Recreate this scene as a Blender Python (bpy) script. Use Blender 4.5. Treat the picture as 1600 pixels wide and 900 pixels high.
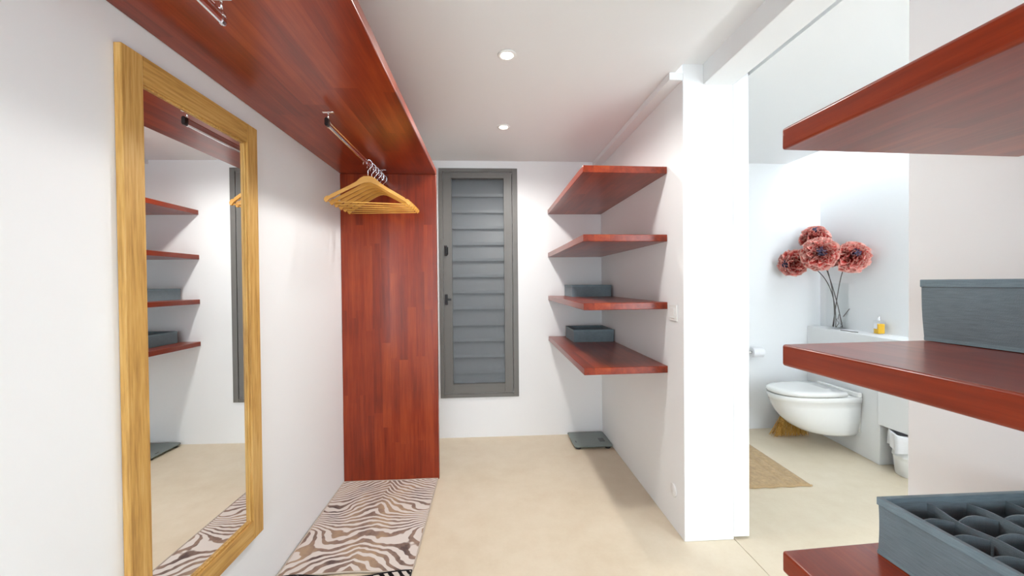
import bpy, bmesh, math, random
from mathutils import Vector, Matrix
random.seed(7)
for o in list(bpy.data.objects): bpy.data.objects.remove(o)
S = bpy.context.scene
COL = S.collection
PI = math.pi

# ------------------------------------------------------------------ camera
YAW, PITCH, ROLL, FPX = 0.0572, 0.0119, 0.0091, 630.0
cy, sy, cp, sp, cr, sr = math.cos(YAW), math.sin(YAW), math.cos(PITCH), math.sin(PITCH), math.cos(ROLL), math.sin(ROLL)
Fw = Vector((sy*cp, cy*cp, -sp)); R0 = Vector((cy, -sy, 0)); D0 = Fw.cross(R0)
R = cr*R0 + sr*D0; D = -sr*R0 + cr*D0
cd = bpy.data.cameras.new('camera'); cd.sensor_width = 36; cd.lens = FPX/1600*36; cd.clip_start = .02
cam = bpy.data.objects.new('camera', cd); COL.objects.link(cam)
cam.matrix_world = Matrix(((R.x, -D.x, -Fw.x, 0), (R.y, -D.y, -Fw.y, 0), (R.z, -D.z, -Fw.z, 1.28), (0, 0, 0, 1)))
S.camera = cam

# ------------------------------------------------------------------ world and exposure
W = bpy.data.worlds.new('sky'); S.world = W; W.use_nodes = True
bg = W.node_tree.nodes['Background']; bg.inputs[0].default_value = (.82, .92, 1, 1); bg.inputs[1].default_value = 8.0
S.view_settings.view_transform = 'Standard'; S.view_settings.look = 'None'
S.view_settings.exposure = 0.0; S.view_settings.gamma = 1; S.view_settings.use_curve_mapping = False

# ------------------------------------------------------------------ helpers
def lin(r, g, b):
    f = lambda c: (c/255/12.92) if c/255 <= .04045 else ((c/255+.055)/1.055)**2.4
    return (f(r), f(g), f(b), 1)

class NT:
    """small node-tree writer"""
    def __init__(s, name):
        s.m = bpy.data.materials.new(name); s.m.use_nodes = True
        s.t = s.m.node_tree; s.b = s.t.nodes['Principled BSDF']
    def n(s, typ, ins=None, **kw):
        nd = s.t.nodes.new(typ)
        for k, v in kw.items(): setattr(nd, k, v)
        for k, v in (ins or {}).items(): s.put(nd.inputs[k], v)
        return nd
    def put(s, sock, v):
        if isinstance(v, bpy.types.NodeSocket): s.t.links.new(v, sock)
        else: sock.default_value = v
    def math(s, op, a, b=0.0, c=0.0):
        nd = s.n('ShaderNodeMath', operation=op)
        s.put(nd.inputs[0], a); s.put(nd.inputs[1], b); s.put(nd.inputs[2], c)
        return nd.outputs[0]
    def mix(s, f, a, b, blend='MIX'):
        nd = s.n('ShaderNodeMix', data_type='RGBA', blend_type=blend)
        s.put(nd.inputs[0], f); s.put(nd.inputs[6], a); s.put(nd.inputs[7], b)
        return nd.outputs[2]
    def ramp(s, f, stops):
        nd = s.n('ShaderNodeValToRGB'); s.put(nd.inputs[0], f)
        e = nd.color_ramp.elements
        while len(e) < len(stops): e.new(.5)
        for el, (p, c) in zip(e, stops): el.position = p; el.color = c
        return nd.outputs[0]
    def coord(s): return s.n('ShaderNodeTexCoord').outputs['Object']
    def noise(s, vec, scale, detail=3, rough=.5, out=0):
        return s.n('ShaderNodeTexNoise', {'Vector': vec, 'Scale': scale, 'Detail': detail, 'Roughness': rough}).outputs[out]
    def mapping(s, vec, scale=(1, 1, 1), loc=(0, 0, 0)):
        return s.n('ShaderNodeMapping', {'Vector': vec, 'Scale': scale, 'Location': loc}).outputs[0]
    def xyz(s, vec): return s.n('ShaderNodeSeparateXYZ', {'Vector': vec}).outputs
    def comb(s, x, y, z): return s.n('ShaderNodeCombineXYZ', {'X': x, 'Y': y, 'Z': z}).outputs[0]
    def bump(s, h, strength=.2, dist=.002):
        nd = s.n('ShaderNodeBump', {'Height': h, 'Strength': strength, 'Distance': dist}); s.put(s.b.inputs['Normal'], nd.outputs[0])
    def set(s, **kw):
        for k, v in kw.items(): s.put(s.b.inputs[k.replace('_', ' ')], v)
        return s.m

def plain(name, c, rough=.5, metal=0, spec=.5, var=.04, scale=30, bump=0):
    t = NT(name); co = t.coord()
    f = t.noise(co, scale)
    col = t.mix(f, tuple(x*(1-var) for x in c[:3])+(1,), tuple(min(1, x*(1+var)) for x in c[:3])+(1,))
    if bump: t.bump(t.noise(co, scale*6), bump, .001)
    return t.set(Base_Color=col, Roughness=rough, Metallic=metal, Specular_IOR_Level=spec)

def paint(name, c):
    t = NT(name); co = t.coord()
    f = t.noise(co, 1.3, 4)
    col = t.mix(f, tuple(x*.985 for x in c)+(1,), tuple(c)+(1,))
    t.bump(t.noise(co, 9, 5), .06, .004)
    return t.set(Base_Color=col, Roughness=.62, Specular_IOR_Level=.3)

def wood(name, axis, dark, mid, light, stave=.085, length=.7, rough=.28, coat=.35, var=.55, grain=1.0, fine=.35, spec=.35):
    """glued staves running along axis; every stave has its own tone"""
    t = NT(name); co = t.coord(); x, y, z = t.xyz(co)
    al, ac, at = {'x': (x, y, z), 'y': (y, x, z), 'z': (z, x, y)}[axis]
    i = t.math('FLOOR', t.math('DIVIDE', ac, stave))
    wn = t.n('ShaderNodeTexWhiteNoise', {'Vector': t.comb(i, 3.7, 1.1)}).outputs[0]
    j = t.math('FLOOR', t.math('ADD', t.math('DIVIDE', al, length), wn))
    tone = t.n('ShaderNodeTexWhiteNoise', {'Vector': t.comb(i, j, 5.3)}).outputs[0]
    gv = t.comb(t.math('MULTIPLY', ac, 26*grain), t.math('ADD', t.math('MULTIPLY', al, 1.6*grain), t.math('MULTIPLY', tone, 17)), t.math('MULTIPLY', at, 26*grain))
    g1 = t.noise(gv, 1.0, 6, .62)
    gv2 = t.comb(t.math('MULTIPLY', ac, 140), t.math('MULTIPLY', al, 7), t.math('MULTIPLY', at, 140))
    g2 = t.noise(gv2, 1.0, 3, .6)
    cloud = t.noise(co, 2.6, 3)
    v = t.math('ADD', t.math('MULTIPLY', tone, var), t.math('MULTIPLY', g1, 1.0-var*.45))
    v = t.math('ADD', v, t.math('MULTIPLY', t.math('SUBTRACT', g2, .5), fine))
    v = t.math('ADD', v, t.math('MULTIPLY', t.math('SUBTRACT', cloud, .5), .5))
    col = t.ramp(v, [(.12, dark), (.55, mid), (.98, light)])
    t.bump(g2, .05, .001)
    return t.set(Base_Color=col, Roughness=rough, Coat_Weight=coat, Coat_Roughness=.16, Specular_IOR_Level=spec)

def emit(name, c, s):
    t = NT(name)
    return t.set(Base_Color=(.9, .9, .9, 1), Emission_Color=c, Emission_Strength=s)

def glass(name, tint=(1, 1, 1, 1), gloss=.08, rough=.02):
    t = NT(name)
    tr = t.n('ShaderNodeBsdfTransparent', {'Color': tint}); gl = t.n('ShaderNodeBsdfGlossy', {'Roughness': rough})
    fr = t.n('ShaderNodeLayerWeight', {'Blend': .5})
    f = t.math('ADD', t.math('MULTIPLY', t.math('POWER', fr.outputs['Facing'], 4.0), .6), gloss*.3)
    mx = t.n('ShaderNodeMixShader', {0: f}); t.put(mx.inputs[1], tr.outputs[0]); t.put(mx.inputs[2], gl.outputs[0])
    t.put(t.t.nodes['Material Output'].inputs[0], mx.outputs[0])
    return t.m

def fabric(name, c, var=.18):
    t = NT(name); co = t.coord()
    a = t.noise(t.mapping(co, (40, 40, 420)), 1, 3); b = t.noise(co, 14, 4); w = t.noise(co, 900, 2)
    v = t.math('ADD', t.math('MULTIPLY', a, .6), t.math('MULTIPLY', b, .4))
    col = t.ramp(v, [(.3, tuple(x*(1-var) for x in c[:3])+(1,)), (.7, tuple(x*(1+var) for x in c[:3])+(1,))])
    t.bump(w, .35, .0012)
    return t.set(Base_Color=col, Roughness=.9, Specular_IOR_Level=.2, Sheen_Weight=.15)

M = {}
M['wall'] = paint('white_paint', (.89, .895, .895))
M['ceil'] = M['lintel'] = M['wall']
def floor_mat():
    t = NT('beige_screed'); co = t.coord()
    a = t.noise(co, 1.6, 6, .6); b = t.noise(co, 9, 6, .65); c = t.noise(co, 70, 3)
    v = t.math('ADD', t.math('MULTIPLY', a, .55), t.math('MULTIPLY', b, .35)); v = t.math('ADD', v, t.math('MULTIPLY', c, .1))
    col = t.ramp(v, [(.3, lin(216, 198, 170)), (.52, lin(226, 211, 186)), (.72, lin(234, 221, 199))])
    t.bump(b, .03, .003)
    return t.set(Base_Color=col, Roughness=.42, Specular_IOR_Level=.4)
M['floor'] = floor_mat()
RED = (lin(84, 24, 10), lin(138, 48, 21), lin(176, 78, 34))
M['wood_y'] = wood('red_wood_lengthwise', 'y', *RED, var=.25, coat=.2, spec=.35)
M['wood_z'] = wood('red_wood_upright', 'z', *RED, stave=.055, length=.55, var=.25, coat=.2, spec=.35)
M['oak'] = wood('golden_oak_upright', 'z', lin(150, 104, 48), lin(204, 158, 86), lin(224, 186, 122), stave=.3, length=4, rough=.5, coat=.05, var=.15, grain=1.6, fine=1.0)
M['oak_h'] = wood('golden_oak_level', 'y', lin(150, 104, 48), lin(204, 158, 86), lin(224, 186, 122), stave=.3, length=4, rough=.5, coat=.05, var=.15, grain=1.6, fine=1.0)
M['hanger'] = wood('hanger_wood', 'x', lin(196, 130, 48), lin(220, 162, 74), lin(236, 186, 104), stave=.5, length=3, rough=.38, coat=.25, var=.1, grain=1.4)
M['chrome'] = plain('chrome', (.82, .82, .84), .12, 1, var=.02)
M['black'] = plain('black_plastic', (.012, .012, .013), .35)
M['frame'] = plain('grey_aluminium', lin(112, 110, 106), .45, 0, .5, var=.06, scale=14)
M['slat'] = plain('blue_grey_slat', lin(106, 111, 114), .42, 0, .5, var=.05, scale=10)
def screen_mat():
    t = NT('insect_screen')
    tr = t.n('ShaderNodeBsdfTransparent'); df = t.n('ShaderNodeBsdfDiffuse', {'Color': lin(150, 155, 158)})
    mx = t.n('ShaderNodeMixShader', {0: .16}); t.put(mx.inputs[1], tr.outputs[0]); t.put(mx.inputs[2], df.outputs[0])
    t.put(t.t.nodes['Material Output'].inputs[0], mx.outputs[0])
    return t.m
M['screen'] = screen_mat()
M['mirror'] = plain('mirror_silver', (.93, .945, .94), .0, 1, var=0)
M['box'] = fabric('grey_blue_fabric', lin(122, 138, 145))
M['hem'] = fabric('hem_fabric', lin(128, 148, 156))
M['plastic'] = plain('white_plastic', (.86, .86, .84), .35, var=.02)
M['ceramic'] = plain('white_ceramic', (.86, .85, .82), .12, var=.01)
M['scale_glass'] = plain('green_grey_glass', lin(112, 124, 120), .08, 0, .6, var=.03)
M['lcd'] = plain('grey_display', lin(74, 82, 80), .15, var=.05)
M['straw'] = wood('straw', 'z', lin(150, 100, 36), lin(200, 150, 70), lin(226, 184, 106), stave=.004, length=.2, rough=.8, coat=0, var=.6)
M['bath_rug'] = fabric('jute_rug', lin(188, 158, 118), .22)
M['vase'] = glass('clear_glass', (.992, .996, .996, 1), gloss=.06)
M['stem'] = plain('dark_stem', lin(92, 86, 82), .6, var=.2)
M['petal'] = None
M['liquid'] = plain('amber_liquid', lin(236, 184, 40), .2, var=.05)
M['bag'] = plain('white_bag', (.9, .9, .92), .4, var=.03)
M['bulb'] = emit('lamp_lens', (1, .93, .82, 1), 14)
def petal_mat():
    t = NT('coral_petal'); at = t.n('ShaderNodeAttribute', attribute_name='edge').outputs['Fac']
    f = t.math('ADD', at, t.math('MULTIPLY', t.math('SUBTRACT', t.noise(t.coord(), 60, 3), .5), .25))
    col = t.ramp(f, [(.2, lin(186, 54, 52)), (.42, lin(196, 58, 54)), (.78, lin(224, 92, 84)), (.94, lin(246, 190, 176))])
    return t.set(Base_Color=col, Roughness=.65, Specular_IOR_Level=.25)
M['petal'] = petal_mat()
M['heart'] = plain('violet_heart', lin(76, 66, 92), .7, var=.3)

def zebra(name, freq, bold, cols):
    """hide print: stripes mirrored about a spine; cols = ground, tan, brown, dark"""
    t = NT(name); co = t.coord(); x, y, z = t.xyz(co)
    wob = t.noise(t.comb(0.0, t.math('MULTIPLY', y, 5), 2.0), 1.0, 2)
    m = t.math('ABSOLUTE', t.math('ADD', x, t.math('MULTIPLY', t.math('SUBTRACT', wob, .5), .06)))
    n1 = t.noise(t.comb(t.math('MULTIPLY', x, 4.2), t.math('MULTIPLY', y, 4.2), 4.0), 1.0, 1, .4)
    n2 = t.noise(t.comb(t.math('MULTIPLY', x, 19), t.math('MULTIPLY', y, 19), 1.0), 1.0, 1, .4)
    slant = t.math('MULTIPLY', t.math('ABSOLUTE', t.math('SUBTRACT', y, .30)), 3.0)   # stripes turn along the spine
    ph = t.math('ADD', y, t.math('MULTIPLY', m, slant))
    ph = t.math('ADD', ph, t.math('MULTIPLY', t.math('POWER', m, 2.0), -1.2))
    ph = t.math('ADD', ph, t.math('MULTIPLY', t.math('SUBTRACT', n1, .5), .20))
    ph = t.math('ADD', ph, t.math('MULTIPLY', t.math('SUBTRACT', n2, .5), .035))
    for cxs_, cys_, rad_, amp in ((.27, .47, .075, .12), (.29, .12, .09, .085), (.10, .27, .09, .03)):   # eye-shaped swirls towards the rims
        d2 = t.math('ADD', t.math('POWER', t.math('MULTIPLY', t.math('SUBTRACT', m, cxs_), .6), 2.0), t.math('POWER', t.math('SUBTRACT', y, cys_), 2.0))
        g_ = t.math('EXPONENT', t.math('MULTIPLY', d2, -1/rad_**2))
        ph = t.math('ADD', ph, t.math('MULTIPLY', g_, amp))
    w = t.math('SINE', t.math('MULTIPLY', ph, freq))
    duty = t.math('SUBTRACT', t.math('MULTIPLY', m, 2.6), bold)                # wide stripes near the spine, thin at the rim
    st = t.n('ShaderNodeMapRange', {'Value': t.math('SUBTRACT', w, duty), 'From Min': -.16, 'From Max': .16}).outputs[0]
    tone = t.noise(t.comb(t.math('MULTIPLY', x, 7), t.math('MULTIPLY', y, 5), 9.0), 1.0, 3)
    tone = t.math('ADD', tone, t.math('MULTIPLY', t.math('SUBTRACT', t.noise(co, 60, 2), .5), .2))
    sc = t.ramp(tone, [(.3, cols[3]), (.45, cols[2]), (.62, cols[1])])
    col = t.mix(st, cols[0], sc)
    t.bump(t.noise(co, 500, 2), .3, .001)
    return t.set(Base_Color=col, Roughness=.85, Specular_IOR_Level=.2)
M['zebra'] = zebra('zebra_print', 140, .30, (lin(224, 214, 206), lin(178, 150, 124), lin(146, 122, 110), lin(98, 82, 78)))
M['zebra2'] = zebra('bold_zebra_print', 90, .5, (lin(214, 204, 194), lin(30, 25, 25), lin(20, 17, 18), lin(14, 12, 13)))

# ------------------------------------------------------------------ mesh writers
def NB(): return bmesh.new()
def box(bm, x0, x1, y0, y1, z0, z1):
    v = [bm.verts.new(p) for p in ((x0,y0,z0),(x1,y0,z0),(x1,y1,z0),(x0,y1,z0),(x0,y0,z1),(x1,y0,z1),(x1,y1,z1),(x0,y1,z1))]
    for f in ((3,2,1,0),(4,5,6,7),(0,1,5,4),(1,2,6,5),(2,3,7,6),(3,0,4,7)): bm.faces.new([v[i] for i in f])
    return bm
def prism(bm, pts, z0, z1):
    n = len(pts); a = [bm.verts.new((p[0], p[1], z0)) for p in pts]; b = [bm.verts.new((p[0], p[1], z1)) for p in pts]
    bm.faces.new(a[::-1]); bm.faces.new(b)
    for i in range(n): bm.faces.new((a[i], a[(i+1) % n], b[(i+1) % n], b[i]))
    return bm
def loft(bm, rings, cap=True):
    vs = [[bm.verts.new(p) for p in r] for r in rings]; n = len(vs[0])
    for a, b in zip(vs, vs[1:]):
        for i in range(n): bm.faces.new((a[i], a[(i+1) % n], b[(i+1) % n], b[i]))
    if cap: bm.faces.new(vs[0][::-1]); bm.faces.new(vs[-1])
    return bm
def tube(bm, pts, r, n=8, sx=1, sy_=1):
    pts = [Vector(p) for p in pts]; rings = []
    for i, p in enumerate(pts):
        d = (pts[min(i+1, len(pts)-1)] - pts[max(i-1, 0)]).normalized()
        up = Vector((0, 0, 1)) if abs(d.z) < .95 else Vector((0, 1, 0))
        a = d.cross(up).normalized(); b = a.cross(d)
        rr = r[i] if isinstance(r, (list, tuple)) else r
        rings.append([p + a*math.cos(2*PI*k/n)*rr*sx + b*math.sin(2*PI*k/n)*rr*sy_ for k in range(n)])
    return loft(bm, rings)
def lathe(bm, prof, c, n=32, axis='z'):
    rings = []
    for r, h in prof:
        ring = []
        for k in range(n):
            a = 2*PI*k/n; u, w = r*math.cos(a), r*math.sin(a)
            ring.append({'z': (c[0]+u, c[1]+w, c[2]+h), 'x': (c[0]+h, c[1]+u, c[2]+w), 'y': (c[0]+w, c[1]+h, c[2]+u)}[axis])
        rings.append(ring)
    return loft(bm, rings)
def wloc(o):
    v = Vector((0, 0, 0))
    while o: v += o.location; o = o.parent
    return v
def mk(name, bm, mat, parent=None, bevel=0, seg=2, smooth=False, origin=None, kind=None, sub=0):
    """one mesh object; coordinates are given in world space"""
    o = bpy.data.objects.new(name, bpy.data.meshes.new(name)); COL.objects.link(o)
    base = wloc(parent) if parent else Vector(origin or (0, 0, 0))
    bmesh.ops.translate(bm, vec=-base, verts=bm.verts)
    bmesh.ops.recalc_face_normals(bm, faces=bm.faces)
    for f in bm.faces: f.smooth = smooth
    bm.to_mesh(o.data); bm.free(); o.data.materials.append(M[mat] if isinstance(mat, str) else mat)
    if parent: o.parent = parent
    else: o.location = base
    if bevel:
        b = o.modifiers.new('bevel', 'BEVEL'); b.width = bevel; b.segments = seg; b.limit_method = 'ANGLE'; b.harden_normals = False
        if seg > 1:
            for p in o.data.polygons: p.use_smooth = True
            try: o.data.set_sharp_from_angle(angle=math.radians(50))
            except Exception: pass
    if sub: s_ = o.modifiers.new('sub', 'SUBSURF'); s_.levels = sub; s_.render_levels = sub
    if kind: o['kind'] = kind
    return o
def tag(o, label, cat, group=None):
    o['label'] = label; o['category'] = cat
    if group: o['group'] = group
    return o
def thing(name, label, cat, loc, group=None):
    o = bpy.data.objects.new(name, None); COL.objects.link(o); o.location = loc; o.empty_display_size = .05
    return tag(o, label, cat, group)
def struct(name, bm, mat, label=None, parent=None, **kw):
    o = mk(name, bm, mat, parent, **kw); o['kind'] = 'structure'
    if label: o['label'] = label
    return o

XL, XR, YB, ZC = -.9482, .9484, 3.3565, 2.293          # left wall, partition, back wall, ceiling
YP, YJ = 1.916, .862                                   # door opening: far pillar, near jamb
YN = -2.0                                              # wall behind the camera
# ================================================================== STRUCTURE
struct('floor', box(NB(), XL-.15, 1.2025, YN-.15, YB+.15, -.1, 0), 'floor', 'beige polished screed floor of the dressing room')
struct('floor_bathroom', box(NB(), 1.2055, 3.2, -.72, YB+.15, -.1, 0), 'floor', 'beige polished screed floor of the bathroom')
struct('wall_left', box(NB(), XL-.15, XL, YN-.15, YB+.15, 0, 2.6), 'wall', 'plain white wall behind the mirror')
bm = NB(); X0, X1, Z0, Z1 = -.36, .20, .38, 2.19       # window hole in the back wall
box(bm, XL, X0, YB, YB+.15, 0, 2.6); box(bm, X1, 3.2, YB, YB+.15, 0, 2.75); box(bm, X0, X1, YB, YB+.15, 0, Z0); box(bm, X0, X1, YB, YB+.15, Z1, 2.6)
struct('wall_back', bm, 'wall', 'white end wall with the louvred window')
struct('wall_partition', box(NB(), XR, 1.2, YP, YB, 0, 2.5), 'wall', 'white partition wall between closet and bathroom', bevel=.004)
struct('wall_right', box(NB(), XR, 1.2, YN, YJ, 0, 2.5), 'wall', 'white wall that carries the three near shelves', bevel=.004)
bm = NB(); wx0, wx1, wz0, wz1 = -.75, .75, .2, 2.1    # wide opening behind the viewer
box(bm, XL, wx0, YN-.15, YN, 0, 2.6); box(bm, wx1, 1.2, YN-.15, YN, 0, 2.6); box(bm, wx0, wx1, YN-.15, YN, 0, wz0); box(bm, wx0, wx1, YN-.15, YN, wz1, 2.6)
struct('wall_front', bm, 'wall', 'white wall with a wide opening behind the viewer')
struct('ceiling', box(NB(), XL, .912, YN, YB, ZC, ZC+.12), 'ceil', 'smooth white ceiling with two downlights')
struct('trim_1', box(NB(), .882, XR, YP, YB, 2.258, ZC-.0005), 'wall', 'white ledge along the top of the partition')
struct('trim_2', box(NB(), .9125, 1.05, YN, YP, 2.335, 2.45), 'lintel', 'raised white strip above the opening')
struct('trim_3', box(NB(), 1.05, 1.2, YJ, YP, 2.238, 2.45), 'lintel', 'white lintel above the bathroom opening', bevel=.003)
struct('trim_4', box(NB(), 1.2, 1.285, -.72, YB, 2.36, 2.45), 'lintel', 'dark slot of the sliding door track')
YW = -.6
struct('ceiling_bathroom', box(NB(), 1.285, 2.59, YW, YB, 2.29, 2.45), 'ceil', 'white bathroom ceiling that stops short of the wall')
struct('wall_bathroom', box(NB(), 2.885, 3.05, -.72, YB, 0, 2.75), 'wall', 'bright white bathroom wall under the skylight')
bm = NB()                                    # bathroom window wall, out of sight
box(bm, 1.2, 1.8, YW-.12, YW, 0, 2.75); box(bm, 1.8, 2.885, YW-.12, YW, 0, .3); box(bm, 1.8, 2.885, YW-.12, YW, 2.25, 2.75)
struct('wall_bathroom_front', bm, 'wall', 'white bathroom wall with a window')
struct('wall_skylight', box(NB(), 2.56, 2.59, YW, YB, 2.4505, 2.7), 'wall', 'white upstand of the skylight slot')
struct('wall_ledge', prism(NB(), [(2.765, YB), (2.68, 2.62), (2.885, 2.62), (2.885, YB)], 0, .885), 'wall', 'half-height white boxed wall behind the toilet', bevel=.004)
struct('wall_niche', box(NB(), 2.665, 2.8845, .9, 2.69-.071, .285, .885), 'wall', 'white block above the waste bin', bevel=.003)
d = thing('door_1', 'white sliding door pushed back into the partition', 'door', (1.242, 2.4, 0)); del d['category']; d['kind'] = 'structure'
mk('door_leaf', box(NB(), 1.2012, 1.281, YP+.003, 2.95, .012, 2.3), 'wall', d, bevel=.002)
mk('floor_guide', box(NB(), 1.23, 1.25, 1.95, 2.0, 0, .012), 'black', d)

# louvred window
w = thing('window_1', 'tall grey louvred window with black latches', 'window', (-.08, YB, .33)); del w['category']; w['kind'] = 'structure'
fx0, fx1, fz0, fz1 = -.405, .2425, .3354, 2.23
bm = NB(); t_ = .030; yf0, yf1 = YB-.012, YB+.0005
box(bm, fx0, fx0+t_, yf0, yf1, fz0, fz1); box(bm, fx1-t_-.012, fx1, yf0, yf1, fz0, fz1); box(bm, fx0+t_, fx1-t_-.012, yf0, yf1, fz1-t_, fz1); box(bm, fx0+t_, fx1-t_-.012, yf0, yf1, fz0, fz0+t_)
mk('window_frame', bm, 'frame', w, bevel=.0015)
bm = NB(); sx0, sx1, sz0, sz1 = fx0+.032, fx1-.046, fz0+.032, fz1-.032; ys0, ys1 = YB-.007, YB+.035
ix0, ix1, iz0, iz1 = -.302, .129, .447, 2.149
box(bm, sx0, ix0, ys0, ys1, sz0, sz1); box(bm, ix1, sx1, ys0, ys1, sz0, sz1); box(bm, ix0, ix1, ys0, ys1, sz0, iz0); box(bm, ix0, ix1, ys0, ys1, iz1, sz1)
sash = mk('sash', bm, 'frame', w, bevel=.0015)
bm = NB(); e = .012; yy0, yy1 = YB-.011, YB-.0072
for a in ((ix0-e, ix0, iz0-e, iz1+e), (ix1, ix1+e, iz0-e, iz1+e), (ix0, ix1, iz0-e, iz0), (ix0, ix1, iz1, iz1+e)): box(bm, a[0], a[1], yy0, yy1, a[2], a[3])
mk('glazing_bead', bm, 'frame', sash, bevel=.001)
mk('insect_screen', box(NB(), ix0, ix1, YB+.016, YB+.0165, iz0, iz1), 'screen', w)
for k in range(13):                                     # tilted blades
    zb = 2.026-.1345*k
    bm = NB(); prof = [(YB+.030, zb+.004), (YB+.028, zb-.020), (YB+.036, zb-.020), (YB+.040, zb-.002), (YB+.070, zb+.128), (YB+.064, zb+.130)]
    a = [bm.verts.new((ix0-.006, p[0], min(p[1], iz1))) for p in prof]; b = [bm.verts.new((ix1+.006, p[0], min(p[1], iz1))) for p in prof]
    bm.faces.new(a); bm.faces.new(b[::-1])
    for i in range(6): bm.faces.new((a[i], b[i], b[(i+1) % 6], a[(i+1) % 6]))
    mk('slat', bm, 'slat', w)
mk('backing', box(NB(), X0, X1, YB+.112, YB+.118, Z0, Z1), 'slat', w)
def latch(z, lever):
    l = mk('latch', box(NB(), -.361, -.339, YB-.018, YB-.0125, z-.043, z+.043), 'black', w, bevel=.003); l['label'] = 'black latch'
    if lever:
        bm = NB(); box(bm, -.357, -.343, YB-.034, YB-.018, z-.012, z+.012); box(bm, -.357, -.308, YB-.038, YB-.028, z-.007, z+.009)
    else:
        bm = NB(); prism(bm, [(-.348, YB-.018), (-.330, YB-.018), (-.338, YB-.036), (-.348, YB-.036)], z-.034, z+.030)
    mk('lever', bm, 'black', l, bevel=.002)
    for zz in (-.035, .035):
        mk('screw', lathe(NB(), [(.0028, 0), (.0022, -.0015)], (-.35, YB-.018, z+zz), 10, 'y'), 'chrome', l)
latch(1.552, False); latch(1.150, True)

# ================================================================== RED WOOD JOINERY
ZS = 1.9931
o = mk('overhead_shelf', box(NB(), XL+.001, -.3375, -1.7, YP*0+2.689, ZS, 2.033), 'wood_y', bevel=.004, origin=(-.64, .5, ZS))
tag(o, 'long red wood shelf high on the wall above the mirror', 'shelf')
o = mk('upright_panel', box(NB(), XL+.001, -.3375, 2.653, 2.688, 0.0, ZS-.001), 'wood_z', bevel=.002, origin=(-.64, 2.67, 0))
tag(o, 'tall red wood upright panel at the end of the hanging space', 'panel')

far = [(1.890, 'topmost red wood shelf in the corner beside the louvred window'), (1.531, 'second red wood corner shelf down, empty, beside the louvred window'),
       (1.172, 'red wood corner shelf at switch height with a grey box'), (.832, 'lowest red wood corner shelf above the bathroom scale')]
for z, lab in far:
    bm = NB(); prism(bm, [(.493, 2.075), (XR-.001, 2.091), (XR-.001, YB-.001), (.496, YB-.001)], z-.037, z)
    tag(mk('wall_shelf', bm, 'wood_y', bevel=.003, origin=(.72, 2.72, z-.037)), lab, 'shelf', 'corner shelves by the window')
near = [(1.533, 'topmost shelf of red wood beside the bathroom opening, empty above the boxes'), (1.174, 'middle red wood shelf by the bathroom opening under a plain grey box'),
        (.826, 'low red wood shelf by the bathroom opening under the divided grey box')]
for z, lab in near:
    bm = NB(); prism(bm, [(.489, .648), (.489, -.42), (XR-.001, -.42), (XR-.001, .672)], z-.036, z)
    tag(mk('wall_shelf', bm, 'wood_y', bevel=.0045, seg=3, origin=(.72, .1, z-.036)), lab, 'shelf', 'shelves by the bathroom opening')

# ================================================================== MIRROR
mx, my0, my1, mz0, mz1, th = XL, 1.087, 1.677, .292, 1.903, .021
t = thing('wall_mirror', 'tall wall mirror in a golden oak frame', 'mirror', (XL, my0, mz0)); xf = XL+th; fw = .064
for y0, y1 in ((my0, my0+fw), (my1-fw, my1)):
    mk('stile', box(NB(), XL+.001, xf, y0, y1, mz0, mz1), 'oak', t, bevel=.002)
for z0, z1 in ((mz0, mz0+.072), (mz1-.072, mz1)):
    mk('rail', box(NB(), XL+.001, xf-.0004, my0+fw+.0004, my1-fw-.0004, z0, z1), 'oak_h', t, bevel=.0015)
mk('mirror_glass', box(NB(), XL+.001, XL+.006, my0+fw, my1-fw, mz0+.07, mz1-.07), 'mirror', t)
bm = NB(); l0, l1 = my0+fw, my1-fw
for a in ((l0, l0+.006, mz0+.072, mz1-.072), (l1-.006, l1, mz0+.072, mz1-.072), (l0+.006, l1-.006, mz0+.072, mz0+.078), (l0+.006, l1-.006, mz1-.078, mz1-.072)): box(bm, XL+.006, XL+.013, *a)
mk('inner_lip', bm, 'oak', t, bevel=.0015)
t.rotation_euler.z = -math.radians(.68)                 # hangs a little off the wall at its far side

# ================================================================== CLOTHES RAILS
def rail(y0, y1, brackets, label, cap0=False, cap1=False):
    t = thing('clothes_rail', label, 'clothes rail', (-.654, (y0+y1)/2, 1.945), 'clothes rails under the overhead shelf')
    bm = NB(); prof = [(-.0065, -.010), (-.0065, .010), (-.003, .0155), (.003, .0155), (.0065, .010), (.0065, .004), (.0045, .002), (.0045, -.002), (.0065, -.004), (.0065, -.010), (.003, -.0155), (-.003, -.0155)]
    loft(bm, [[(-.654+a, y, 1.945+b) for a, b in prof] for y in (y0, y1)])
    mk('bar', bm, 'chrome', t)
    for c, yy in ((cap0, y0), (cap1, y1)):
        if c:
            s = -1 if yy == y0 else 1
            mk('end_cap', loft(NB(), [[(-.654+a*1.18, y, 1.945+b*1.1) for a, b in prof if (a, b) not in ((.0045, .002), (.0045, -.002))] for y in (yy+s*.012, yy-s*.004)]), 'black', t, bevel=.001)
    for yb in brackets:
        b = mk('bracket', tube(NB(), [(-.654, yb, 1.963), (-.654, yb, 1.99)], .003, 10), 'chrome', t, smooth=True)
        mk('plate', box(NB(), -.677, -.631, yb-.006, yb+.006, ZS-.004, ZS-.0006), 'chrome', b, bevel=.0015)
        bm = NB(); loft(bm, [[(-.654+a*1.25, y, 1.945+c*1.12) for a, c in prof] for y in (yb-.005, yb+.005)])
        mk('clip', bm, 'chrome', b)
rail(1.70, 2.651, [1.71, 2.56], 'chrome clothes rail with wooden hangers on it', cap0=True)
rail(-.6, 1.056, [-.45, 1.045], 'empty chrome clothes rail above the oak mirror')

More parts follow.
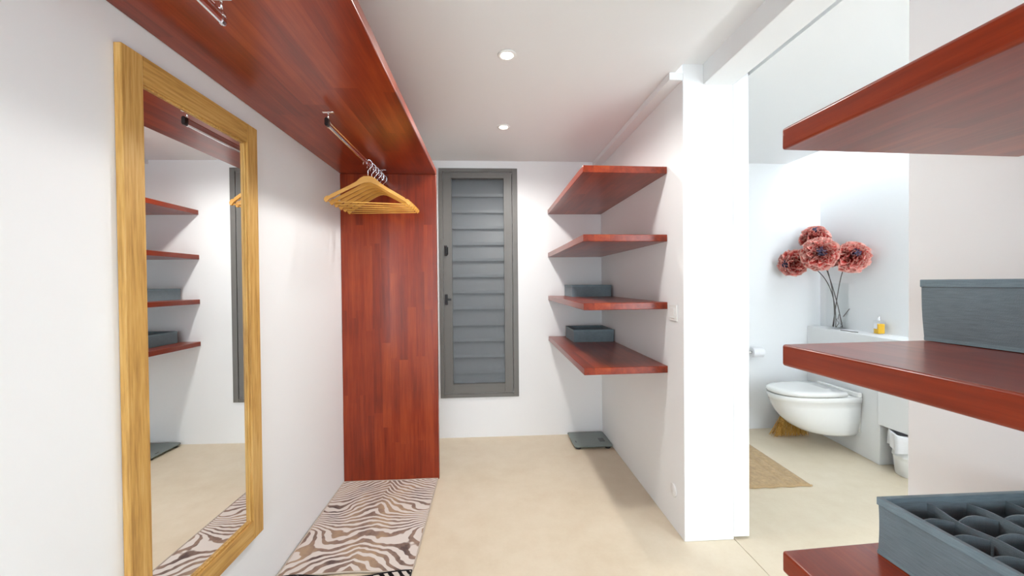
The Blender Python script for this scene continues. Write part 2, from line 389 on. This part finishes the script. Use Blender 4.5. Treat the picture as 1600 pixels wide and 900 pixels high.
# hangers
half = [(0, 0), (.022, -.002), (.042, -.014), (.062, -.034), (.095, -.055), (.150, -.086), (.192, -.110), (.197, -.117), (.205, -.116), (.216, -.121), (.224, -.133), (.222, -.146), (.212, -.152)]
under = [(.196, -.133), (.150, -.106), (.095, -.075), (.045, -.048), (.02, -.037), (0, -.034)]
outline = half + under + [(-a, b) for a, b in under[::-1][1:]] + [(-a, b) for a, b in half[::-1][:-1]]
def hanger_parts(t):
    bm = NB(); n = len(outline)
    a = [bm.verts.new((x, -.0052, z)) for x, z in outline]; b = [bm.verts.new((x, .0052, z)) for x, z in outline]
    bm.faces.new(a); bm.faces.new(b[::-1])
    for i in range(n): bm.faces.new((a[i], b[i], b[(i+1) % n], a[(i+1) % n]))
    bmesh.ops.triangulate(bm, faces=[f for f in bm.faces if len(f.verts) > 4])
    mk('shoulder_bar', bm, 'hanger', t, bevel=.0022)
    mk('trouser_bar', tube(NB(), [(-.203, 0, -.146), (.203, 0, -.146)], .0036, 10), 'hanger', t, smooth=True)
    pts = [(0, 0, -.01), (0, 0, .035)] + [(.021*math.sin(a), 0, .062-.021*math.cos(a)+.006) for a in [k*PI/8 for k in range(1, 13)]]
    pts = [(0, 0, -.01), (0, 0, .030), (.006, 0, .040), (.016, 0, .047)] + [(.024*math.cos(a), 0, .066+.024*math.sin(a)) for a in [-.45+k*(PI+.6)/10 for k in range(11)]]
    mk('hook', tube(NB(), pts, .0019, 8), 'chrome', t, smooth=True)
def make_hanger():
    t = thing('wooden_hanger', '', 'hanger', (0, 0, 0), 'wooden hangers on the rail'); hanger_parts(t); return t
h0 = make_hanger()
def copy_tree(o, parent=None):
    c = o.copy(); COL.objects.link(c); c.parent = parent
    for ch in list(o.children): copy_tree(ch, c)
    return c
hang = [(2.255, -12), (2.325, -8), (2.385, -5), (2.445, -1), (2.505, 2), (2.57, 4)]
for k, (yy, rz) in enumerate(hang):
    h = h0 if k == 0 else copy_tree(h0)
    h.location = (-.654+.0, yy, 1.961-.0879); h.rotation_euler = (0, 0, math.radians(-rz))
    h['label'] = ('wooden hanger on the chrome rail farthest from the red panel', 'fifth wooden hanger from the red panel on the chrome rail', 'fourth wooden hanger from the red panel on the chrome rail', 'third wooden hanger from the red panel on the chrome rail', 'second wooden hanger from the red panel on the chrome rail', 'wooden hanger on the chrome rail closest to the red panel')[k]

# ================================================================== FABRIC BOXES
def open_box(name, label, x0, x1, y0, y1, z0, hgt, mat, hem, group=None, wall=.006, grid=None, lean=0.0):
    z0 += .0008; z1 = z0+hgt
    t = thing(name, label, 'storage box', ((x0+x1)/2, (y0+y1)/2, z0), group)
    mk('base', box(NB(), x0+.001, x1-.001, y0+.001, y1-.001, z0, z0+.005), 'box', t)
    for nm, a in (('side', (x0, x0+wall, y0, y1)), ('side', (x1-wall, x1, y0, y1)), ('end', (x0+wall, x1-wall, y0, y0+wall)), ('end', (x0+wall, x1-wall, y1-wall, y1))):
        bm = box(NB(), a[0], a[1], a[2], a[3], z0, z1-.0005)
        bmesh.ops.subdivide_edges(bm, edges=bm.edges[:], cuts=6, use_grid_fill=True)
        cx, cyy = (x0+x1)/2, (y0+y1)/2
        for v in bm.verts:                                # slack cloth
            s = math.sin(PI*(v.co.z-z0)/hgt)
            if nm == 'side': v.co.x += .0022*s*math.sin(11*v.co.y+z0*9) + (lean*(v.co.z-z0)/hgt*(-1 if v.co.x < cx else 1))
            else: v.co.y += .0022*s*math.sin(13*v.co.x+2)
        mk(nm, bm, mat, t, smooth=False)
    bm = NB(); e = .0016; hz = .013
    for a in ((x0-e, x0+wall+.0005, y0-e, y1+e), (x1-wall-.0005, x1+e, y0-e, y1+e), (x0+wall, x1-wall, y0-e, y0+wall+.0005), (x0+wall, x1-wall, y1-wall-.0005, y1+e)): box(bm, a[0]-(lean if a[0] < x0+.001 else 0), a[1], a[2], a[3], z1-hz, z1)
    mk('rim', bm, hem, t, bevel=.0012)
    bm = NB()
    for zz in (z0+.001, z0+.0005+.0045): 
        pass
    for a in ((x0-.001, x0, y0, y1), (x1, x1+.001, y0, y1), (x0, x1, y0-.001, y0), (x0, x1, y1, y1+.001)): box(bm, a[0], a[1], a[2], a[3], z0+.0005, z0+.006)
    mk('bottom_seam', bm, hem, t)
    if grid:
        nx, ny, dz = grid; ix0, ix1, iy0, iy1 = x0+wall, x1-wall, y0+wall, y1-wall
        for i in range(1, nx):
            xx = ix0+(ix1-ix0)*i/nx; bm = NB(); n = 24
            rings = []
            for k in range(n+1):
                yy = iy0+(iy1-iy0)*k/n; xo = xx+.002*math.sin(k*1.1+i); zt = z1-dz+.002*math.sin(k*.8+i*2)
                rings.append([(xo-.001, yy, z0+.006), (xo+.001, yy, z0+.006), (xo+.001, yy, zt), (xo-.001, yy, zt)])
            mk('long_divider', loft(bm, rings), 'box', t)
        for j in range(1, ny):
            for i in range(nx):
                a0 = ix0+(ix1-ix0)*i/nx+.0012; a1 = ix0+(ix1-ix0)*(i+1)/nx-.0012; yy = iy0+(iy1-iy0)*j/ny; rings = []
                for k in range(9):
                    f = k/8; yo = yy+.007*math.sin(PI*f)*(1 if (i+j) % 2 else .6); zt = z1-dz-.006+.006*math.sin(PI*f)
                    xx = a0+(a1-a0)*f
                    rings.append([(xx, yo-.0009, z0+.006), (xx, yo+.0009, z0+.006), (xx, yo+.0009, zt), (xx, yo-.0009, zt)])
                mk('cross_divider', loft(NB(), rings), 'box', t)
    return t
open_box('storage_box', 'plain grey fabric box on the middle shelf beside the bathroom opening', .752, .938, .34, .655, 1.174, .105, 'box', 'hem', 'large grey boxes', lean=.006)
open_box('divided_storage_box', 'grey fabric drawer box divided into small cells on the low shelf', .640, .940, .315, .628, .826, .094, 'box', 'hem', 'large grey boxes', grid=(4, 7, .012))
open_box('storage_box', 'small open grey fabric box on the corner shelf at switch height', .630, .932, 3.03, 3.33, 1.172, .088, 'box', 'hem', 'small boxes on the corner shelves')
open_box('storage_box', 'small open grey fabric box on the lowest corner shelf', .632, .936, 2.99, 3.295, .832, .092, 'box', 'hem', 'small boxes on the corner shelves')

# ================================================================== SMALL WALL AND CEILING FITTINGS
def downlight(x, y, label, watt=46):
    t = thing('downlight', label, 'downlight', (x, y, ZC-.006), 'recessed ceiling downlights')
    mk('trim_ring', lathe(NB(), [(.027, .0055), (.042, .0055), (.0425, .003), (.040, .0005), (.031, 0), (.028, .002), (.027, .0055)][1:-1], (x, y, ZC-.006), 40), 'plastic', t, smooth=True)
    mk('lens', lathe(NB(), [(.0255, 0), (.024, -.0012), (.012, -.002), (.001, -.0022)], (x, y, ZC-.006), 32), 'bulb', t, smooth=True)
    ld = bpy.data.lights.new('lamp', 'SPOT'); ld.energy = watt; ld.color = (1, .985, .96); ld.spot_size = math.radians(172); ld.spot_blend = .55; ld.shadow_soft_size = .06
    lo = bpy.data.objects.new('lamp', ld); COL.objects.link(lo); lo.parent = t; lo.location = (0, 0, -.012)
downlight(.09, 1.797, 'round recessed ceiling downlight above the middle of the floor')
downlight(.105, 2.618, 'round recessed ceiling downlight closest to the louvred window')

t = thing('light_switch', 'white square light switch on the end of the partition', 'switch', (XR, 2.016, 1.12))
mk('plate', box(NB(), XR-.009, XR-.0005, 1.975, 2.058, 1.079, 1.162), 'plastic', t, bevel=.003)
mk('rocker', box(NB(), XR-.0135, XR-.0092, 1.993, 2.040, 1.094, 1.147), 'plastic', t, bevel=.002)
t = thing('cover_plate', 'round white blanking plate low on the partition', 'cover plate', (XR, 2.03, .20))
mk('disc', lathe(NB(), [(.035, -.0005), (.035, -.003), (.030, -.0055), (.001, -.006)], (XR, 2.03, .20), 36, 'x'), 'wall', t, smooth=True)

# bathroom scale
t = thing('bathroom_scale', 'square grey glass bathroom scale on the floor in the corner', 'scale', (.795, 3.187, 0))
bm = NB(); cxs, cys, rr = .793, 3.186, .022
pts = []
for sx_, sy_, a0 in ((1, 1, 0), (-1, 1, 90), (-1, -1, 180), (1, -1, 270)):
    for k in range(6):
        a = math.radians(a0+18*k); pts.append((cxs+sx_*(.15-rr)+rr*math.cos(a), cys+sy_*(.152-rr)+rr*math.sin(a)))
prism(bm, pts, .017, .025); mk('glass_plate', bm, 'scale_glass', t, bevel=.001)
for sx_ in (-1, 1):
    for sy_ in (-1, 1): mk('foot', lathe(NB(), [(.022, 0), (.024, .003), (.022, .017)], (cxs+sx_*.115, cys+sy_*.118, 0), 20), 'black', t)
mk('display', box(NB(), .862, .905, 3.12, 3.19, .0251, .0262), 'lcd', t)
mk('logo_mark', box(NB(), .668, .678, 3.115, 3.150, .0251, .0258), 'lcd', t)

# ================================================================== ZEBRA RUGS
def rug(name, label, pts_fn, nx, ny, mat, cx, cyy, hem):
    t = thing(name, label, 'rug', (cx, cyy, 0), 'zebra print rugs')
    bm = NB(); g = [[bm.verts.new(pts_fn(i/nx, j/ny)) for i in range(nx+1)] for j in range(ny+1)]
    for j in range(ny):
        for i in range(nx): bm.faces.new((g[j][i], g[j][i+1], g[j+1][i+1], g[j+1][i]))
    r = bmesh.ops.extrude_face_region(bm, geom=bm.faces[:])
    for v in [e for e in r['geom'] if isinstance(e, bmesh.types.BMVert)]: v.co.z += .005
    mk('pile', bm, mat, t, smooth=False)
    loop = [pts_fn(i/nx, 0) for i in range(nx+1)]+[pts_fn(1, j/ny) for j in range(1, ny+1)]+[pts_fn(1-i/nx, 1) for i in range(1, nx+1)]+[pts_fn(0, 1-j/ny) for j in range(1, ny+1)]
    mk('bound_edge', tube(NB(), [(p[0], p[1], p[2]+.0045) for p in loop], .004, 6), hem, t, smooth=True)
M['hem_l'] = fabric('cream_binding', lin(196, 182, 166)); M['hem_d'] = fabric('black_binding', lin(30, 26, 26))
def p1(u, v):
    x = -.945+(.600)*u - .012*(1-v)*(u-.5) ; y = 1.806-.035*u*0 + (.844)*v + .006*math.sin(7*u)*(v) - .006*(1-v)*math.sin(9*u)
    return (x, min(y, 2.648), .0008+.002*max(0, math.sin(6*u+3*v)))
def p2(u, v):
    x = -.940+.585*u; y = .86+(.930)*v + .012*math.sin(2.2*PI*u+.8)*v
    return (x, y, .0008+.004*max(0, math.sin(9*u))*v)
rug('zebra_rug', 'brown and cream zebra print rug at the foot of the red panel', p1, 24, 30, 'zebra', -.645, 1.82, 'hem_l')
rug('zebra_rug', 'bold black and white zebra print rug below the oak mirror', p2, 24, 30, 'zebra2', -.645, .85, 'hem_d')

# ================================================================== BATHROOM
# toilet
t = thing('wall_hung_toilet', 'white wall-hung toilet with its lid closed', 'toilet', (2.72, 2.94, 0))
def dring(xb, L, hw, z, n=40, p=2.35, yc=2.942):
    """D-shaped outline: straight at the wall, rounded towards -x"""
    r = []
    for k in range(n+1):
        a = -PI/2+PI*k/n; c, s = math.cos(a), math.sin(a)
        r.append((xb-L*.30-(L*.70)*abs(c)**(2/p), yc+hw*math.copysign(abs(s)**(2/p), s), z))
    r.append((xb, yc+hw, z)); r.append((xb, yc-hw, z))
    return r
XB = 2.689
rings = []
for z, L, hw in ((.128, .22, .120), (.133, .27, .132), (.150, .33, .143), (.185, .395, .154), (.235, .455, .165), (.29, .50, .173), (.345, .53, .178), (.388, .548, .181), (.391, .552, .185), (.424, .556, .186), (.428, .550, .182)):
    rings.append(dring(XB, L, hw, z))
mk('bowl', loft(NB(), rings), 'ceramic', t, bevel=.0)
for o_ in t.children:
    for p in o_.data.polygons: p.use_smooth = len(p.vertices) < 10
rings = [dring(2.580, L, hw, z, p=2.5) for z, L, hw in ((.4335, .432, .176), (.436, .442, .182), (.452, .445, .184), (.462, .440, .181), (.468, .425, .172), (.470, .38, .15), (.4705, .2, .08))]
lid = mk('lid', loft(NB(), rings), 'ceramic', t)
for p in lid.data.polygons: p.use_smooth = True
rings = [dring(2.578, .405, .160, .4282, p=2.5), dring(2.578, .405, .160, .4335, p=2.5)]
mk('seat_buffer', loft(NB(), rings), 'ceramic', t)
mk('back_deck', box(NB(), 2.655, XB, 2.757, 3.127, .4285, .462), 'ceramic', t, bevel=.006, seg=3)
for yy in (2.85, 3.03): mk('hinge', lathe(NB(), [(.013, -.02), (.014, -.018), (.014, .018), (.013, .02)], (2.6, yy, .442), 16, 'y'), 'ceramic', t, smooth=True)
mk('mounting_plate', prism(NB(), [(XB+.0005, 2.775), (2.694, 2.775), (2.733, 3.11), (XB+.0005, 3.11)], .16, .42), 'ceramic', t)

# broom behind the toilet
t = thing('whisk_broom', 'straw whisk broom standing behind the toilet', 'broom', (2.47, 3.22, 0))
bm = NB(); rnd = random.Random(3)
for k in range(330):
    u, v_ = rnd.uniform(-1, 1), rnd.uniform(-1, 1)
    b0 = Vector((2.46+.155*u+.01*rnd.random(), 3.185+.038*v_, .002+.012*rnd.random())); t0 = Vector((2.50+.055*u, 3.195+.02*v_, .215))
    md = (b0+t0)/2+Vector((.006*rnd.uniform(-1, 1), .006*rnd.uniform(-1, 1), 0))
    tube(bm, [b0, md, t0], [.0016, .0019, .0019], 4)
mk('bristles', bm, 'straw', t, kind='stuff')
for zz in (.15, .19): mk('binding', loft(NB(), [[(2.50+(.067-.02*(z-.15)/.1)*math.cos(2*PI*k/20)*1.0, 3.195+.026*math.sin(2*PI*k/20), z) for k in range(20)] for z in (zz, zz+.006)]), 'hem_l', t)
mk('handle', tube(NB(), [(2.50, 3.195, .2), (2.505, 3.2, .30), (2.51, 3.203, .40)], [.03, .017, .014], 14), 'straw', t, smooth=True)

# toilet roll on its holder
t = thing('toilet_roll_holder', 'white roll holder on the bathroom end wall', 'roll holder', (2.25, YB, .68))
mk('arm', tube(NB(), [(2.19, YB-.004, .675), (2.19, YB-.052, .675), (2.205, YB-.06, .675), (2.325, YB-.06, .675)], .006, 10), 'plastic', t, smooth=True)
mk('rosette', lathe(NB(), [(.022, -.001), (.022, -.007), (.018, -.009)], (2.19, YB, .675), 24, 'y'), 'plastic', t)
mk('end_knob', lathe(NB(), [(.008, 0), (.009, .002), (.008, .006)], (2.322, YB-.06, .675), 16, 'x'), 'stem', t)
o = mk('toilet_roll', lathe(NB(), [(.012, 0), (.038, 0), (.040, .003), (.040, .092), (.038, .095), (.012, .095), (.012, 0)], (2.222, YB-.06, .675), 32, 'x'), 'bag', smooth=False, origin=(2.27, YB-.06, .675))
tag(o, 'white toilet roll on the bathroom end wall', 'toilet roll')

# bath rug
t = thing('bath_mat', 'tan woven bath mat on the bathroom floor', 'mat', (1.72, 2.75, 0))
bm = NB(); nx, ny = 60, 40
def pm(u, v):
    x = 1.42+.575*u+.03*v*u; y = 2.385+.74*v
    z = .011+.0012*math.sin(90*u)*math.sin(70*v)
    for c in (.86, .74): z -= .006*math.exp(-((u-c)/.012)**2)
    ed = min(u, 1-u, v, 1-v); z *= min(1, .45+ed*25)
    return (x, y+.004*math.sin(31*u)*(1-v), z)
g = [[bm.verts.new(pm(i/nx, j/ny)) for i in range(nx+1)] for j in range(ny+1)]
for j in range(ny):
    for i in range(nx): bm.faces.new((g[j][i], g[j][i+1], g[j+1][i+1], g[j+1][i]))
rim = [e for e in bm.edges if e.is_boundary]
r = bmesh.ops.extrude_edge_only(bm, edges=rim)
for v in [e for e in r['geom'] if isinstance(e, bmesh.types.BMVert)]: v.co.z = .0006
mk('weave', bm, 'bath_rug', t, smooth=True)
mk('fringe', tube(NB(), [(*pm(i/40, 0)[:2], .006) for i in range(41)], .0055, 6), 'bath_rug', t, smooth=True)

# waste bin
t = thing('waste_bin', 'small white plastic waste bin lined with a white bag', 'bin', (2.77, 2.46, 0)); bx, by = 2.755, 2.46
mk('body', lathe(NB(), [(.088, .0005), (.092, .004), (.100, .10), (.103, .12), (.108, .125), (.108, .135), (.104, .137), (.112, .255), (.116, .258), (.116, .268), (.108, .268), (.100, .14), (.086, .008), (.001, .008)], (bx, by, 0), 40), 'plastic', t, smooth=True)
rings = []; rnd = random.Random(5); ph = [rnd.uniform(0, 6) for _ in range(4)]
for r_, z_, amp in ((.104, .20, .002), (.108, .262, .003), (.113, .276, .006), (.121, .268, .007), (.122, .24, .010), (.121, .20, .013), (.120, .165, .016)):
    rings.append([(bx+(r_+amp*(.6*math.sin(5*a+ph[0])+.4*math.sin(11*a+ph[1])))*math.cos(a), by+(r_+amp*(.6*math.sin(5*a+ph[0])+.4*math.sin(11*a+ph[1])))*math.sin(a), z_+amp*.8*math.sin(4*a+ph[2])) for a in [2*PI*k/72 for k in range(72)]])
mk('bag', loft(NB(), rings, cap=False), 'bag', t, smooth=True)

# vase with flowers
LZ = .885
vx, vy = 2.825, 3.12; vh = .37
t = thing('glass_vase', 'clear square glass vase on the white ledge', 'vase', (vx, vy, LZ)); a = .052
def sq(s, z, rot=math.radians(8)):
    return [(vx+s*(c*math.cos(rot)-d_*math.sin(rot)), vy+s*(c*math.sin(rot)+d_*math.cos(rot)), z) for c, d_ in ((-1, -1), (1, -1), (1, 1), (-1, 1))]
mk('glass_body', loft(NB(), [sq(a-.004, LZ+.012), sq(a-.004, LZ+vh), sq(a, LZ+vh), sq(a, LZ+.0008)], cap=True), 'vase', t)
mk('glass_base', loft(NB(), [sq(a-.0045, LZ+.002), sq(a-.0045, LZ+.0115)]), 'vase', t)
def bez(p0, p1, p2, p3, n=18):
    r = []
    for k in range(n+1):
        u = k/n; r.append(tuple((1-u)**3*p0[i]+3*(1-u)**2*u*p1[i]+3*(1-u)*u*u*p2[i]+u**3*p3[i] for i in range(3)))
    return r
def flower(head, face, foot, rad, label, seed, twig):
    rnd = random.Random(seed); head = Vector(head); face = Vector(face).normalized()
    t = thing('silk_flower', label, 'flower', (foot[0], foot[1], foot[2]), 'coral blooms in the glass vase')
    mid = (vx+(foot[0]-vx)*-.3, vy+(foot[1]-vy)*-.3, LZ+vh*.86)
    back = head-face*rad*.35
    mk('stem', tube(NB(), bez(foot, mid, (mid[0]*.4+back.x*.6-face.x*.12, mid[1]*.4+back.y*.6-face.y*.12, back.z-.03), tuple(back)), .0034, 7), 'stem', t, smooth=True)
    for tw in twig: mk('twig', tube(NB(), tw, .0024, 6), 'stem', t, smooth=True)
    up = Vector((0, 0, 1)) if abs(face.z) < .9 else Vector((1, 0, 0))
    e1 = face.cross(up).normalized(); e2 = face.cross(e1)
    bm = NB(); lay = bm.verts.layers.float.new('edge')
    rows = ((.10, 5, .30, 1.35), (.30, 8, .52, 1.05), (.55, 11, .78, .75), (.85, 13, .92, .40), (1.2, 14, .98, .02), (1.55, 13, .95, -.35), (1.95, 10, .80, -.62))
    for ri, (pol, cnt, ln, lift) in enumerate(rows):
        for k in range(cnt):
            az = 2*PI*(k+.5*(ri % 2))/cnt+rnd.uniform(-.18, .18)
            dirn = (e1*math.cos(az)+e2*math.sin(az))
            n_ = (face*math.cos(min(pol, 1.9))+dirn*math.sin(min(pol, 1.9))).normalized()   # radial direction of this petal
            side = face.cross(dirn).normalized(); tang = side.cross(n_)
            L_ = rad*(.82+.32*rnd.random()); wd = rad*.50*(1.1 if ri > 2 else .8)*rnd.uniform(.85, 1.15); ph_ = rnd.uniform(0, 6)
            nu, nv = 6, 5; gr = []
            for j in range(nv+1):
                v_ = j/nv; row = []
                for i in range(nu+1):
                    u = i/nu*2-1
                    ruf = .19*rad*v_*v_*math.sin(u*6.2+ph_)
                    w_ = wd*(.18+.95*v_**.8)*(1 if v_ < .85 else .9)
                    p = head+n_*(L_*(.12+.88*v_)*(1-.10*u*u*v_))+side*(u*w_)+tang*(ruf+rad*.10*v_*v_*(1 if rnd.random() > .5 else 1))
                    vt = bm.verts.new(p); vt[lay] = v_*(.92+.06*abs(u)); row.append(vt)
                gr.append(row)
            for j in range(nv):
                for i in range(nu): bm.faces.new((gr[j][i], gr[j][i+1], gr[j+1][i+1], gr[j+1][i]))
    mk('petals', bm, 'petal', t, smooth=True, kind='stuff')
    bm = NB()
    for k in range(46):
        az, rr_ = rnd.uniform(0, 6.28), rad*.24*math.sqrt(rnd.random())
        b0 = head+face*rad*.55+(e1*math.cos(az)+e2*math.sin(az))*rr_*.6; tube(bm, [b0, b0+face*rad*.42+(e1*math.cos(az)+e2*math.sin(az))*rr_*.6], [.003, .0045], 5)
    mk('heart', bm, 'heart', t, kind='stuff')
fz = LZ+.016
flower((2.60, 3.03, 1.488), (-.55, -.8, .12), (2.838, 3.085, fz), .122, 'coral bloom with a violet heart at the middle of the bouquet', 1, [[(2.838, 3.085, fz+.004), (2.818, 3.078, fz+.006), (2.82, 3.078, fz+.03), (2.84, 3.083, fz+.035)]])
flower((2.765, 2.925, 1.452), (-.45, -.8, .30), (2.81, 3.145, fz), .112, 'coral bloom leaning out over the bottle side of the ledge', 2, [[(2.84, 3.08, fz+.085), (2.858, 3.073, fz+.115), (2.880, 3.066, fz+.150)]])
flower((2.55, 3.235, 1.430), (-.95, -.25, -.10), (2.795, 3.10, fz), .106, 'coral bloom hanging sideways toward the roll holder', 3, [[(2.785, 3.085, fz+.001), (2.812, 3.09, fz+.032), (2.783, 3.085, fz+.075)]])
flower((2.715, 3.215, 1.625), (-.30, -.55, .80), (2.805, 3.13, fz), .10, 'coral bloom rising highest behind the others', 4, [[(2.83, 3.12, fz+.06), (2.845, 3.125, fz+.10)]])

# perfume bottle and thin stick on the ledge
bx, by = 2.835, 2.775
t = thing('perfume_bottle', 'small glass bottle of amber liquid on the white ledge', 'bottle', (bx, by, LZ))
mk('glass_body', box(NB(), bx-.028, bx+.028, by-.022, by+.022, LZ+.0008, LZ+.100), 'vase', t, bevel=.004)
mk('liquid', box(NB(), bx-.025, bx+.025, by-.019, by+.019, LZ+.004, LZ+.075), 'liquid', t, bevel=.003)
mk('label', box(NB(), bx-.0295, bx-.0283, by-.012, by+.014, LZ+.04, LZ+.08), 'bag', t)
mk('neck', lathe(NB(), [(.010, 0), (.010, .008)], (bx, by, LZ+.1002), 16), 'chrome', t)
mk('cap', lathe(NB(), [(.0085, 0), (.009, .001), (.009, .017), (.008, .018)], (bx, by, LZ+.1083), 18), 'chrome', t, smooth=False)
o = mk('thin_stick', tube(NB(), [(2.745, 3.0, LZ+.0034), (2.75, 2.95, LZ+.0042), (2.745, 2.90, LZ+.0034), (2.755, 2.86, LZ+.0034)], .0026, 7), 'stem', smooth=True, origin=(2.75, 2.94, LZ))
tag(o, 'thin dark twig lying on the white ledge before the vase', 'twig')
